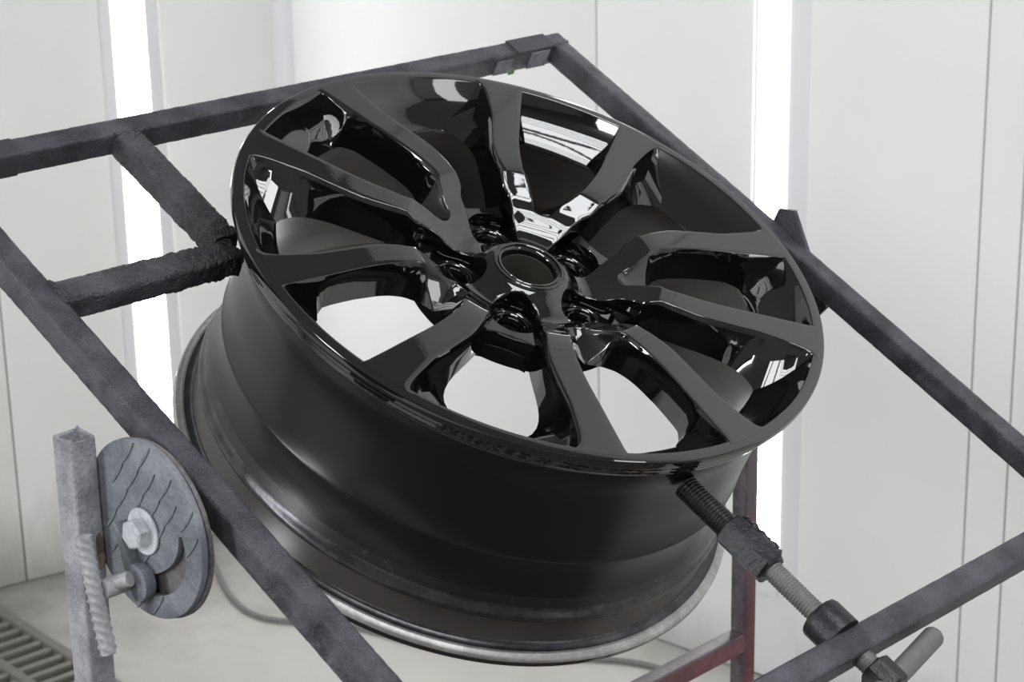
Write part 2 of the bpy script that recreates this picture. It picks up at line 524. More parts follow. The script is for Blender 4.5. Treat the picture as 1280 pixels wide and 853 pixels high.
# ------------------------------------------------------------------ floor grate and cable
g0 = V3([-0.861, 3.213]); g1 = V3([-0.700, 3.030])
gd = (g1 - g0) / np.linalg.norm(g1 - g0); gn = V3([-gd[1], gd[0]])
if gn[0] > 0: gn = -gn
gr = empty('floor_grate', 'dusty metal slatted grate in the floor at the lower left', 'grate',
           Matrix([[gd[0], gn[0], 0, g0[0]], [gd[1], gn[1], 0, g0[1]], [0, 0, 1, 0.001], [0, 0, 0, 1]]))
GL0, GL1, GW = -0.5, 3.3, 1.53
box('grate_pan', (GL0, 0.0, 0.0), (GL1, GW, 0.002), M['pit'], gr)
for i in range(17):
    box('grate_bar', (GL0, 0.001 + 0.0945 * i, 0.0025), (GL1, 0.018 + 0.0945 * i, 0.020), M['grate'], gr, 0.002)
s0_ = box('grate_slat', (0, 0.0, 0.003), (0.013, GW, 0.017), M['grate'], gr, 0.002)
for i in range(int((GL1 - GL0) / 0.033)):
    o = s0_ if i == 0 else copy_obj(s0_, gr)
    o.location = (GL0 + i * 0.033, 0, 0)
cpts = [on_floor(*p, 0.006) for p in ((262, 690), (270, 712), (283, 738), (300, 758), (322, 770), (345, 775), (372, 777), (410, 776), (470, 790), (560, 812), (700, 822), (790, 828), (860, 846))]
cp2 = []
for i in range(len(cpts) - 1):
    p0 = cpts[max(i - 1, 0)]; p1 = cpts[i]; p2 = cpts[i + 1]; p3 = cpts[min(i + 2, len(cpts) - 1)]
    for t in np.linspace(0, 1, 6, endpoint=False):
        cp2.append(0.5 * ((2 * p1) + (-p0 + p2) * t + (2 * p0 - 5 * p1 + 4 * p2 - p3) * t * t + (-p0 + 3 * p1 - 3 * p2 + p3) * t ** 3))
tag(tube_path('cable', cp2, 0.0045, M['cable'], None, 8), 'thin grey cable lying on the pale floor under the frame', 'cable')

# ------------------------------------------------------------------ the wheel
wheel = empty('alloy_wheel', 'large gloss black five split-spoke alloy wheel clamped in the tilted frame', 'wheel', WM)

def lerp_tab(tab):
    xs = V3([t[0] for t in tab]); ys = V3([t[1] for t in tab])
    # monotone cubic (Fritsch-Carlson)
    h = np.diff(xs); d = np.diff(ys) / h
    m = np.zeros(len(xs)); m[0] = d[0]; m[-1] = d[-1]
    for i in range(1, len(xs) - 1):
        if d[i - 1] * d[i] <= 0: m[i] = 0
        else:
            w1 = 2 * h[i] + h[i - 1]; w2 = h[i] + 2 * h[i - 1]
            m[i] = (w1 + w2) / (w1 / d[i - 1] + w2 / d[i])
    def f(x):
        x = min(max(x, xs[0]), xs[-1])
        i = min(int(np.searchsorted(xs, x, 'right')) - 1, len(xs) - 2); i = max(i, 0)
        t = (x - xs[i]) / h[i]
        return ((1 + 2 * t) * (1 - t) ** 2 * ys[i] + t * (1 - t) ** 2 * h[i] * m[i]
                + t * t * (3 - 2 * t) * ys[i + 1] + t * t * (t - 1) * h[i] * m[i + 1])
    return f
mm = 0.001
zt_f = lerp_tab([(33, -21.0), (36, -21.8), (40, -24.5), (45, -28.5), (51, -31.8), (58, -33.6), (65, -32.6), (74, -28), (84, -20.3), (95, -15.0), (104, -9.5), (112, -4.75), (116.2, -2.25), (117.0, -1.8), (119, -1.42), (126, -0.62), (136, -0.12), (146, 0.0), (270, 0.0)])
aV_f = lerp_tab([(84.5, 0), (85.0, 3.0), (86, 5.5), (88, 8), (91, 9.8), (95, 11.6), (100, 14.4), (105, 17.4), (110, 20.6), (115, 24), (120, 27.6), (125, 30.2), (131, 32.2), (138, 34), (146, 36.2), (158, 38.8), (170, 41), (185, 43), (205, 45.1), (230, 48), (250, 50.2), (258, 51.0), (262.5, 51.0), (270, 51.5)])
aVb_f = lerp_tab([(116.5, 0), (117.5, 4), (119, 8), (122, 14), (126, 19.5), (131, 25), (137, 29), (146, 33.4), (158, 37), (170, 39.4), (182, 42.8), (194, 44.6), (204, 45.0), (211, 44.2), (217, 41.8), (222, 37.6), (226, 31.8), (228, 32.6), (261.0, 50.4), (264, 51.0), (270, 51.2)])
aGb_f = lerp_tab([(128, 58.0), (146, 63.8), (160, 68), (177, 73.4), (190, 79), (203, 87.2), (212, 95.5), (219, 104), (226, 116), (228, 116.5), (261.0, 97.0), (264, 99.6), (270, 104.5)])
aG_f = lerp_tab([(33, 20.735), (38.5, 24.19), (39.5, 19.6), (41, 17.3), (45, 14.3), (50, 13.1), (55, 13.4), (60, 14.6), (64, 16.3), (70, 19.6), (77, 23.8), (84, 27.6), (90, 30.6), (98, 35.2), (106, 43), (111, 45.6), (118, 48.4), (125, 51.2), (131, 54.4), (138, 57.4), (147, 61.2), (158, 65), (170, 67.3), (180, 69), (195, 71.4), (208, 73.2), (220, 76.8), (235, 81.4), (246, 85.2), (254, 88.8), (259, 91.8), (262, 95.5), (264, 99), (270, 104)])

dish_f = lerp_tab([(33, -90), (224.9, -90), (225.2, -36.0), (226.4, -34.6), (231.0, -31.2), (237.0, -27.3), (243.0, -23.4), (246.8, -20.6), (248.8, -18.6), (254.0, -12.6), (258.8, -5.2), (261.5, -1.2), (262.6, -0.8), (270, -0.8)])
def spoke_sector():
    rs = sorted(set([33, 34.5, 36.5, 38.4, 38.7, 39.1, 39.6, 40.3, 41.2, 42.5] + list(np.arange(44, 84, 2.0)) +
                    [84.4, 84.6, 84.8, 85.1, 85.5, 86, 87, 88, 89.5, 91, 93, 95, 97.5, 100, 102.5, 105, 107.5, 110, 112.5, 115, 116.2, 116.6, 117.0, 118, 119, 120.2, 121.4, 122.5, 124, 126, 128.5, 131, 134, 138, 142, 146, 151, 156, 162, 169, 177, 185, 194, 203, 212, 221, 230, 225, 227, 233, 238, 242, 245, 248, 251, 253, 255, 258, 260.5, 262.3, 264.0, 265.5]))
    half = []
    for r in rs:
        zt = zt_f(r); zlim = dish_f(r) - 0.35
        zt += 0.12 * min(1, max(0, (r - 125) / 60))
        aV = aV_f(r) if r > 84.5 else 0.0
        aG = min(aG_f(r), r * math.radians(36.0))
        full = r <= 38.5
        P = []
        # V-window side, bottom up
        if aV <= 0:
            P += [(0, zt)] * 8
        else:
            if r < 116.5:
                zb = zt_f(84.5) + (-34.5 - zt_f(84.5)) * ((r - 84.5) / 32.0) ** 0.9
                zb = min(zb, zt - 0.05); ab = 0.0
            else:
                zb = max(-34.5, zlim); ab = min(aVb_f(r), aV - 1.0)
            dpt = max(zt - zb, 0.4)
            wf = 0.45
            cq = 1 - 0.8 * min(1, max(0, (r - 222) / 30.0))
            c1 = min(3.4 * cq, 0.45 * dpt); wch = min(2.2 * cq, 0.5 * (aV - ab))
            P += [(ab, zb), (ab * wf * .55 + (1 - wf * .55) * (aV - wch - 0.2), zb * wf + (1 - wf) * (zt - c1 - min(0.9, 0.1 * dpt))), (max(aV - wch - 0.3, 0.0) if ab > 0 else max(aV - wch - 0.3, aV * 0.5), zt - c1 - min(0.9, 0.1 * dpt)),
                  (aV - wch * 0.82, zt - c1 * 0.86),
                  (aV - min(0.4, aV * .1), zt - min(0.85, dpt * 0.2)), (aV - min(0.2, aV * .06), zt - min(0.42, dpt * 0.11)), (aV + 0.2, zt - min(0.10, dpt * .03)), (aV + 0.65, zt)]
        a0 = P[-1][0]
        # top
        ch = 0.9 if r < 88 else (0.9 + (2.5 - 0.9) * min(1, (r - 88) / 40.0))
        cd_ = 1.0 if r < 88 else (1.0 + (4.4 - 1.0) * min(1, (r - 88) / 40.0))
        if r > 225:
            q = min(1, (r - 225) / 30.0); ch = ch * (1 - q) + 0.35 * q; cd_ = cd_ * (1 - q) + 0.5 * q
        g1 = aG if full else aG - 0.7
        for t in np.linspace(0, 1, 8)[1:-1]: P.append((a0 + (g1 - a0) * t, zt))
        if full:
            P += [(aG, zt)] * 8
        else:
            if r < 89: zb = -47.0; ab = aG + 0.4
            elif r < 128:
                q = (r - 89) / 39.0; zb = -47 - 11 * min(1, q * 4) + 22 * max(0, (q - .25) / .75); ab = aG + 0.4 + 5.5 * q
            else: zb = max(-36.0, zlim); ab = max(aGb_f(r), aG + 0.3)
            P += [(aG - 0.7, zt), (aG - 0.2, zt - 0.10), (aG + 0.22, zt - 0.42), (aG + 0.45, zt - 0.85), (aG + max(ch * 0.85, 0.55), max(zt - max(cd_ * 0.85, 1.0), zb)),
                  (aG + max(ch, 0.65), max(zt - max(cd_ + 0.5, 1.4), zb)), ((aG + ch) * .74 + ab * .26, (zt - cd_) * .5 + zb * .5), (ab, zb)]
        half.append((r, P))
    return half
half = spoke_sector()
NP = len(half[0][1])

def sector_mesh(name, r0, r1, close):
    sel = [h for h in half if r0 - 1e-6 <= h[0] <= r1 + 1e-6]
    verts, faces = [], []
    for s in (1, -1):
        b = len(verts)
        for r, P in sel:
            for a, z in P:
                th = s * a / r
                verts.append((r * mm * math.cos(th), r * mm * math.sin(th), z * mm))
        for i in range(len(sel) - 1):
            for q in range(NP - 1):
                faces.append((b + i * NP + q, b + i * NP + q + 1, b + (i + 1) * NP + q + 1, b + (i + 1) * NP + q))
            if close and sel[i][0] > 117:
                faces.append((b + i * NP + NP - 1, b + i * NP, b + (i + 1) * NP, b + (i + 1) * NP + NP - 1))
    # drop faces that collapse to nothing
    out = []
    vv = V3(verts)
    for f in faces:
        p = vv[list(f)]
        ar = np.linalg.norm(np.cross(p[2] - p[0], p[3] - p[1]))
        if ar > 1e-10: out.append(f)
    return link(name, verts, out, M['gloss'], None, 28)

# hub: the dished centre with five lobes
hub_secs = sector_mesh('hub', 33, 50, False)
hm = hub_secs.data
bm = bmesh.new()
for k in range(5):
    tmp = bmesh.new(); tmp.from_mesh(hm)
    bmesh.ops.rotate(tmp, cent=(0, 0, 0), matrix=Matrix.Rotation(PHI0 - k * 2 * PI / 5, 3, 'Z'), verts=tmp.verts)
    me2 = bpy.data.meshes.new('tmp'); tmp.to_mesh(me2); tmp.free(); bm.from_mesh(me2); bpy.data.meshes.remove(me2)
bmesh.ops.remove_doubles(bm, verts=bm.verts, dist=3e-6)
bpy.data.objects.remove(hub_secs)
hub = from_bm('hub', bm, M['gloss'], wheel, 28)
# centre ring and bore
revolve('centre_ring', [(r * mm, z * mm) for r, z in [(33.2, -21.2), (33.0, -20.3), (32.2, -19.7), (30.3, -19.6), (29.7, -20.0), (29.5, -21.2), (28.6, -21.3), (28.4, -20.3), (27.8, -19.9), (26.4, -20.3), (25.4, -21.6), (24.9, -23.5), (24.6, -26), (24.6, -58), (33, -58)]],
        M['gloss'], wheel, 128, 30)
revolve('centre_bore', [(r * mm, z * mm) for r, z in [(24.5, -27), (24.2, -27.3), (24.0, -58), (24.55, -58)]], M['bore'], wheel, 96, 30)
# five split spokes
sp = sector_mesh('split_spoke', 50, 265.5, True)
sp.parent = wheel
for k in range(5):
    o = sp if k == 0 else copy_obj(sp, wheel)
    o.rotation_euler = (0, 0, PHI0 - k * 2 * PI / 5)

# hub plate with lug holes
RL, RHO = 63.0, 24.5
def circ2(cx, cy, r, n): return [(cx + r * math.cos(2 * PI * i / n), cy + r * math.sin(2 * PI * i / n)) for i in range(n)]
gaps = [PHI0 - PI / 5 - k * 2 * PI / 5 for k in range(5)]
holes = [circ2(RL * mm * math.cos(g), RL * mm * math.sin(g), 0.0125, 32) for g in gaps] + [circ2(0, 0, 0.0305, 64)]
outl = circ2(0, 0, 0.1025, 160)
plate = prism('lug_plate', outl, -0.058, -0.0455, M['gloss'], wheel, 0.0, holes)
for g in gaps:
    cx, cy = RL * mm * math.cos(g), RL * mm * math.sin(g)
    revolve('lug_seat', [(r * mm, z * mm) for r, z in [(21.5, -45.6), (20.8, -43.6), (19.8, -43.2), (19.0, -44.2), (18.6, -45.3), (17.0, -45.2), (16.6, -43.0), (15.9, -42.5), (15.0, -43.2), (13.8, -46), (12.2, -49), (11.8, -50), (11.8, -60), (13.5, -60)]],
            M['gloss'], wheel, 56, 25, center=(cx, cy))
# pad outside every lug hole: a waisted flat with a tall outer wall
def pad_outline(grow):
    inn = []
    for t in np.linspace(-46, 46, 15):
        th = math.radians(t)
        inn.append((RL + 25.6 * math.cos(th), 25.6 * math.sin(th)))
    out = []
    for t in np.linspace(1, -1, 15):
        y = t * (23.0 + grow * .5); out.append((96.2 + grow + 3.2 * t * t - 0.0 * abs(t), y))
    return [(x * mm, y * mm) for x, y in inn + out]
t0, t1 = pad_outline(0), pad_outline(2.5)
nn = len(t0)
verts = [(x, y, -0.0302) for x, y in [(RL * mm + (px - RL * mm) * 1.02 if i < 15 else px - .0006, py * .985) for i, (px, py) in enumerate(t0)]] + \
        [(x, y, -0.0312) for x, y in t0] + [(x, y, -0.0585) for x, y in [(px if i < 15 else t1[i][0], py) for i, (px, py) in enumerate(t0)]]
faces = []
for a, b in ((0, nn), (nn, 2 * nn)):
    for i in range(nn):
        j = (i + 1) % nn
        faces.append((a + i, a + j, b + j, b + i))
for base in (0, 2 * nn):
    for i in range(14):
        faces.append((base + i, base + i + 1, base + 28 - i, base + 29 - i))
pad = link('lug_pad', verts, faces, M['gloss'], wheel, 28)
# two ribs on the outer wall of the pad
for k, g in enumerate(gaps):
    o = pad if k == 0 else copy_obj(pad, wheel)
    o.rotation_euler = (0, 0, g)

# rim: gloss lip and dished outer window walls
def arc(pts): return [(r * mm, z * mm) for r, z in pts]
lip_prof = arc([(263.0, 0.0), (270.0, 0.0), (270.9, -0.25), (271.6, -0.9), (272.0, -2.0), (272.0, -7.6), (271.5, -8.8), (270.2, -9.6), (269.7, -10.4), (269.8, -12.6), (269.2, -14.0),
                (267.4, -15.0), (266.8, -16.2), (266.9, -19.0), (266.0, -20.8), (263.5, -22.0), (260.0, -22.6), (257.6, -24.0), (256.4, -27.0), (255.2, -30.5), (253.9, -33.0), (248, -36), (236.0, -42.0), (229, -41.0), (225.2, -38.2), (225.0, -36.6), (226.4, -34.6), (231.0, -31.2), (237.0, -27.3), (243.0, -23.4), (246.8, -20.6), (248.8, -18.6), (251.2, -16.2), (254.0, -12.6), (256.6, -8.8), (258.8, -5.2), (260.9, -1.6), (261.6, -0.45), (262.1, -0.1)])
revolve('front_lip', lip_prof, M['gloss'], wheel, 288, 24)
# barrel: satin outside, plain inside
bar_prof = arc([(253.9, -33.0), (254.0, -38), (253.6, -44), (251.5, -52), (249.4, -62), (248.0, -80), (247.6, -110), (248.0, -137.2), (249.3, -139.6), (249.2, -141.4), (247.0, -143.2), (245.6, -152), (245.4, -162), (246.4, -172), (249.0, -181), (250.4, -186), (251.8, -191)])
inn_prof = arc([(246.5, -191), (241.5, -178), (238.0, -160), (238.2, -130), (240.0, -100), (240.5, -70), (239.5, -55), (236.0, -42.0)])
revolve('barrel', bar_prof + inn_prof, None, wheel, 256, 30, True, mats=[M['satin'], M['inner'], M['scuff']], pm=[0] * (len(bar_prof) - 3) + [2] * 2 + [1] * (len(inn_prof) + 1))
rear = arc([(251.8, -191), (252.3, -193.5), (253.6, -196.2), (255.2, -198.2), (256.0, -200.6), (255.8, -203.2), (254.6, -205.4), (252.4, -207.0), (250.2, -208.4), (249.6, -210), (249.8, -216), (250.2, -223), (251.0, -226.0), (253.2, -227.8), (255.0, -228.4), (256.4, -229.8), (257.2, -231.4), (259.6, -232.8), (262.6, -233.2), (264.6, -233.4), (265.2, -234.0), (269.4, -235.2), (270.4, -236.4), (270.8, -238.6), (270.8, -242.0), (269.8, -244.2), (266.5, -245.4), (262.0, -244.0), (255.0, -228.0), (249.0, -205), (246.5, -191)])
pm = []
for (r0, z0), (r1, z1) in zip(rear, rear[1:] + rear[:1]):
    z = (z0 + z1) / 2 * 1000; rr = (r0 + r1) / 2 * 1000
    if z1 > z0 + 1e-9: pm.append(3 if z < -243.8 else 4)
    elif z > -207: pm.append(0)
    elif z > -227: pm.append(1)
    elif rr < 262.0: pm.append(0)
    elif z > -238.8: pm.append(2)
    else: pm.append(3)
revolve('rear_flange', rear, None, wheel, 256, 30, True, mats=[M['bead'], M['valley'], M['bare'], M['gloss'], M['inner']], pm=pm)

# ------------------------------------------------------------------ the tilted frame
W0 = -0.036
frame = empty('tilting_frame', 'charcoal square-tube frame tilted around the wheel', 'frame', axes_mat(FP(0, 0, 0), X, np.cross(NF, X), NF))
# local frame coordinates: x along X, y = cross(NF,X); U = -y
def fbox(name, x0, x1, u0, u1, w0, w1, mat, bev=0.003, seg=3):
    return box(name, (x0, -u1, w0), (x1, -u0, w1), mat, frame, bev, seg)
def lumpy_tube(name, x0, x1, u0, u1, w0, w1, mat, amp, step=0.003, bev=0.003, dents=()):
    """square tube with hand-thick paint: a fine grid of the box, pushed about"""
    bm = bmesh.new(); box_bm(bm, (x0, -u1, w0), (x1, -u0, w1), 0)
    L = max(x1 - x0, u1 - u0)
    n = int(L / step)
    ax = 0 if (x1 - x0) > (u1 - u0) else 1
    es = [e for e in bm.edges if abs((e.verts[0].co - e.verts[1].co)[ax]) > L * 0.9]
    bmesh.ops.subdivide_edges(bm, edges=es, cuts=n, use_grid_fill=True)
    es = [e for e in bm.edges if abs((e.verts[0].co - e.verts[1].co)[ax]) < 1e-6]
    bmesh.ops.subdivide_edges(bm, edges=es, cuts=6, use_grid_fill=True)
    cc = Vector(((x0 + x1) / 2, -(u0 + u1) / 2, (w0 + w1) / 2))
    hx = [(x1 - x0) / 2, (u1 - u0) / 2, (w1 - w0) / 2]
    for v in bm.verts:
        d = v.co - cc
        cr = [i for i in range(3) if i != ax]
        p = [d[i] / hx[i] for i in cr]
        m = max(abs(p[0]), abs(p[1]))
        if m > 0.2:
            l = (abs(p[0]) ** 9 + abs(p[1]) ** 9) ** (1 / 9)
            for i, q in zip(cr, p): d[i] = hx[i] * q * m / l
        a = amp(v.co[0], -v.co[1])
        dirv = Vector((0, 0, 0))
        for i in cr: dirv[i] = d[i]
        dirv.normalize()
        from mathutils import noise as mn
        h = mn.noise(v.co * 260) * 0.6 + mn.noise(v.co * 520 + Vector((9, 3, 1))) * 0.5 + mn.noise(v.co * 90) * 0.5
        v.co = cc + d + dirv * (a * h)
        for da, db in dents:
            u = -v.co[1]
            if da < u < db and v.co[0] < x0 + 0.004 and v.co[2] > w0 + 0.0035 and v.co[2] < w1 - 0.0005:
                v.co[0] += 0.0055 * min(1, (u - da) / 0.010, (db - u) / 0.012)
    return from_bm(name, bm, mat, frame, 60)

xBo, xBi = 0.3396, 0.3176     # right side tube, outer and inner
xCi, xCo = -0.4075, -0.4309   # left side tube
uA0, uA1 = -0.3115, -0.2904
uD0, uD1 = 0.4343, 0.4590
small = lambda x, u: 0.00035
lumpy_tube('top_tube', -0.62, 0.3396, uA0, uA1, W0 - 0.0242, W0, M['frame'], lambda x, u: 0.0005 if x > -0.335 else 0.0001, 0.004)
lumpy_tube('side_tube', xBi, xBo, uA1 - 0.001, 0.62, W0 - 0.0227, W0 + 0.0002, M['frame'], small, 0.005)
lumpy_tube('side_tube', xCo, xCi, -0.52, 0.47, W0 - 0.0246, W0, M['frame'], lambda x, u: 0.0006 if u < 0 else 0.0004, 0.004, dents=((0.185, 0.232), (0.238, 0.335)))
lumpy_tube('front_tube', xCi - 0.002, xBi + 0.2, uD0, uD1, W0 - 0.0208, W0, M['frame'], small, 0.005)
cor = lambda x, u: 0.0007 + 0.0030 * max(0, 1 - math.hypot(x + 0.225, u + 0.125) / 0.11)
lumpy_tube('brace_tube', xCi - 0.001, -0.2305, -0.1385, -0.1125, W0 - 0.0235, W0 - 0.0005, M['lumpy'], cor, 0.0022)
lumpy_tube('brace_tube', -0.2425, -0.2165, uA1 - 0.001, -0.1390, W0 - 0.0235, W0 + 0.0003, M['lumpy'], cor, 0.0022)

# clamp nut boss welded to the front tube
XR, WR_ = -0.0355, -0.0475
def along_u(name, prof, mat, n, x=XR, w_=WR_, smooth=30, rot=0.0):
    o = revolve(name, prof, mat, None, n, smooth, False)
    o.matrix_world = axes_mat(FP(x, 0, w_), math.cos(rot) * X + math.sin(rot) * NF, math.cos(rot) * np.cross(U, X) + math.sin(rot) * np.cross(U, NF), U)
    return o
def adopt(o, par):
    mw = o.matrix_world.copy()
    o.parent = par; o.matrix_parent_inverse = par.matrix_world.inverted(); o.matrix_world = mw
    return o
bpy.context.view_layer.update()
adopt(along_u('threaded_boss', [(0.0, 0.4080), (0.0150, 0.4080), (0.0178, 0.4095), (0.0188, 0.4125), (0.0188, 0.4350), (0.0, 0.4350)], M['nut'], 14, rot=0.3, smooth=30), frame)
# weld beads
def weld(x0, x1, u0, u1, wz, parent, mat, r=0.0028, n=12):
    pts = []
    rads = []
    for i in range(n):
        t = i / (n - 1)
        pts.append((x0 + (x1 - x0) * t, -(u0 + (u1 - u0) * t), wz + 0.0004 * math.sin(i * 2.1)))
        rads.append(r * (0.8 + 0.25 * math.sin(i * 1.7)))
    return tube_path('weld_bead', pts, r, mat, parent, 8, rads)
weld(xBi - 0.001, xBo, uA1, uA1 - 0.004, W0 - 0.001, frame, M['frame'])
weld(xCi - 0.001, xCi - 0.001, -0.139, -0.112, W0 - 0.001, frame, M['lumpy'])
weld(-0.243, -0.211, uA1, uA1, W0 - 0.0012, frame, M['lumpy'])
# masking tape left on the top tube, and a scrap of green tape under it
fbox('tape_wrap', -0.62, -0.336, uA0 - 0.0009, uA1 + 0.0009, W0 - 0.0252, W0 + 0.0009, M['tape_d'], 0.003)
fbox('tape_wrap', 0.233, 0.257, uA1 + 0.0001, uA1 + 0.0010, W0 - 0.0235, W0 - 0.006, M['tape'], 0.0003, 1)
fbox('tape_wrap', 0.283, 0.311, uA1 + 0.0001, uA1 + 0.0010, W0 - 0.0235, W0 - 0.003, M['tape'], 0.0003, 1)
fbox('tape_wrap', 0.262, 0.318, uA0 - 0.0008, uA1 + 0.0004, W0 - 0.003, W0 + 0.0009, M['tape_d'], 0.0003, 1)
fbox('green_tape', 0.262, 0.2705, uA1 - 0.004, uA1 - 0.0025, W0 - 0.0300, W0 - 0.0235, M['green'], 0.0005, 1)
# pivot plates welded to the outer sides of the side tubes
PIV = (0.031, -0.115)
RD = 0.0695
def pivot_plate(name, parent, xa, xb, outline, mat, holes=(), bev=0.0008):
    o = prism(name, outline, min(xa, xb), max(xa, xb), mat, None, bev, holes)
    # local x = H, y = Z, z = H x Z  (which is -X or +X)
    hz = np.cross(H, Zv)
    sg = 1 if hz @ X > 0 else -1
    o.matrix_world = axes_mat(C, H, Zv, hz)
    o.parent = parent
    o.matrix_parent_inverse = parent.matrix_world.inverted()
    return o
hz = np.cross(H, Zv); SG = 1 if hz @ X > 0 else -1
def zl(x): return SG * x
pivot_plate('pivot_plate', frame, zl(-0.4445), zl(-0.4485), circ2(PIV[0] + 0.001, PIV[1] - 0.0015, RD, 72), M['back'])
# squared plate at the far pivot
e1 = V3([0.41, -0.91]); e1 /= np.linalg.norm(e1); e2 = V3([-e1[1], e1[0]]); e2 = e2 if e2[0] < 0 else -e2
q0 = V3([0.0256, -0.029])
pl = [q0, q0 + e1 * 0.101, q0 + e1 * 0.101 + V3([-0.010, -0.011]) * 1.0 + e2 * 0.05, q0 + e2 * 0.0 + V3([-0.0185, -0.0012]), ]
pl = [tuple(q0 + V3([-0.0195, -0.001])), tuple(q0), tuple(q0 + e1 * 0.101), tuple(q0 + e1 * 0.101 + V3([-0.012, -0.0125])), tuple(q0 + e1 * 0.108 + V3([-0.055, -0.02])), tuple(q0 + V3([-0.058, -0.075]))]
pivot_plate('far_pivot_plate', frame, zl(0.3398), zl(0.3445), pl, M['frame'])

# ------------------------------------------------------------------ the stand
def wmat_stand():
    return axes_mat(V3([C[0] , C[1], 0]) , X, np.cross(Zv, X), Zv)
SM = wmat_stand()
stand = empty('steel_stand', 'steel stand with a grey near post and a maroon far post holding the frame', 'stand', SM)
HY = np.cross(Zv, X)            # local y ; H = -HY or HY
sy = 1 if HY @ H > 0 else -1
def sbox(name, x0, x1, h0, h1, z0, z1, mat, bev=0.003):
    ys = sorted((sy * h0, sy * h1))
    return box(name, (x0, ys[0], z0 + C[2]), (x1, ys[1], z1 + C[2]), mat, stand, bev, 3)
zf = -C[2]
def two_tone(o, dirv):
    o.data.materials.append(M['duskred'])
    for p in o.data.polygons:
        if V3(p.normal) @ dirv > 0.5: p.material_index = 1
def lumpy_post(name, x0, x1, h0, h1, z0, z1, mat, amp):
    o = sbox(name, x0, x1, h0, h1, z0, z1, mat, 0.0035)
    return o
# hollow near post with an open, ragged top
def hollow_post(x0, x1, h0, h1, z0, z1, mat):
    ys = sorted((sy * h0, sy * h1)); t = 0.0028
    bm = bmesh.new()
    def ring(a0, a1, b0, b1, z, n=6, rad=0.003):
        pts = []
        for cx, cy, s in ((a1 - rad, b1 - rad, 0), (a0 + rad, b1 - rad, 1), (a0 + rad, b0 + rad, 2), (a1 - rad, b0 + rad, 3)):
            for i in range(n):
                an = (s + i / (n - 1)) * PI / 2
                pts.append((cx + rad * math.cos(an), cy + rad * math.sin(an)))
        return pts
    outer = ring(x0, x1, ys[0], ys[1], 0); inner = ring(x0 + t, x1 - t, ys[0] + t, ys[1] - t, 0, 6, 0.0015)
    zs = [z0 + C[2], z1 + C[2] - 0.05, z1 + C[2] - 0.002, z1 + C[2]]
    n = len(outer)
    rows = []
    for zi, z in enumerate(zs):
        rows.append([bm.verts.new((x, y, z + (0.0020 * math.sin(i * 4 * PI / n + 0.6) + 0.0008 * math.sin(i * 10 * PI / n) if zi >= 2 else 0))) for i, (x, y) in enumerate(outer)])
    rows.append([bm.verts.new((x, y, zs[-1] + 0.0020 * math.sin(i * 4 * PI / n + 0.6) - 0.0006)) for i, (x, y) in enumerate(inner)])
    rows.append([bm.verts.new((x, y, zs[-1] - 0.05)) for x, y in inner])
    for a, b in zip(rows, rows[1:]):
        for i in range(n):
            j = (i + 1) % n
            bm.faces.new((a[i], a[j], b[j], b[i]))
    bm.faces.new(rows[-1]); bm.faces.new(rows[0])
    return from_bm('near_post', bm, mat, stand, 45)
o = hollow_post(-0.4785, -0.4555, -0.046, -0.0205, zf + 0.008, -0.0535, M['stand']); o['label'] = 'grey over-sprayed post'
o = sbox('far_post', 0.3460, 0.3665, -0.0525, -0.0325, zf + 0.008, -0.05, M['red']); o['label'] = 'maroon post dusted grey on one face'
two_tone(o, V3([-1, 0, 0.0]))
r_ = sbox('cross_rail', -0.4550, 0.3455, -0.0515, -0.0305, -0.530, -0.508, M['red'], 0.003)
two_tone(r_, V3([0, 0, 1.0]))
for xc, hc in ((-0.467, -0.033), (0.356, -0.042)):
    sbox('foot', xc - 0.012, xc + 0.012, hc - 0.30, hc + 0.30, zf + 0.001, zf + 0.0205, M['red'], 0.003)
# slotted tread plate disc
def polar(r, a): return (PIV[0] + r * math.cos(a), PIV[1] + r * math.sin(a))
slot = []
A0, A1 = math.radians(8), math.radians(-122)
for t in np.linspace(0, 1, 26):
    a = A0 + (A1 - A0) * t; slot.append(polar(0.0515 if t > 0.2 else 0.0465 + 0.005 * t / .2, a))
for t in np.linspace(0, 1, 22):
    a = A1 + (A0 - A1) * t; slot.append(polar(0.0345 + 0.0085 * max(0, (t - 0.55) / 0.45), a))
disc = pivot_plate('tread_plate_disc', stand, zl(-0.4492), zl(-0.4552), circ2(PIV[0], PIV[1], RD, 96), M['disc'], [slot], 0.0008)
# lozenge ribs of the tread plate
rl = prism('tread_rib', [(-0.0125, 0.0), (-0.008, 0.0010), (0.0, 0.0014), (0.008, 0.0010), (0.0125, 0.0), (0.008, -0.0010), (0.0, -0.0014), (-0.008, -0.0010)], 0, 0.0013, M['disc'], None, 0.0003)
first = True
vx = -X
for i in range(-5, 6):
    for j in range(-5, 6):
        # lattice of ribs, all leaning the same way with a shorter crossing set
        ax_ = V3([0.62, 0.785]); bx_ = V3([0.785, -0.62])
        p = ax_ * (0.0255 * i + (0.01275 if j % 2 else 0)) + bx_ * (0.0150 * j)
        rr_ = math.hypot(*p)
        if rr_ > RD - 0.0095 or rr_ < 0.018: continue
        an = math.atan2(p[1], p[0])
        if 0.026 < rr_ < 0.057 and math.radians(-130) < an < math.radians(14): continue
        hh, zz = PIV[0] + p[0], PIV[1] + p[1]
        if hh < -0.012: continue
        o = rl if first else copy_obj(rl)
        first = False
        o.matrix_world = axes_mat(PP(-0.4551, hh, zz), ax_[0] * H + ax_[1] * Zv, np.cross(vx, ax_[0] * H + ax_[1] * Zv), vx)
        mw = o.matrix_world.copy()
        o.parent = stand; o.matrix_parent_inverse = stand.matrix_world.inverted(); o.matrix_world = mw
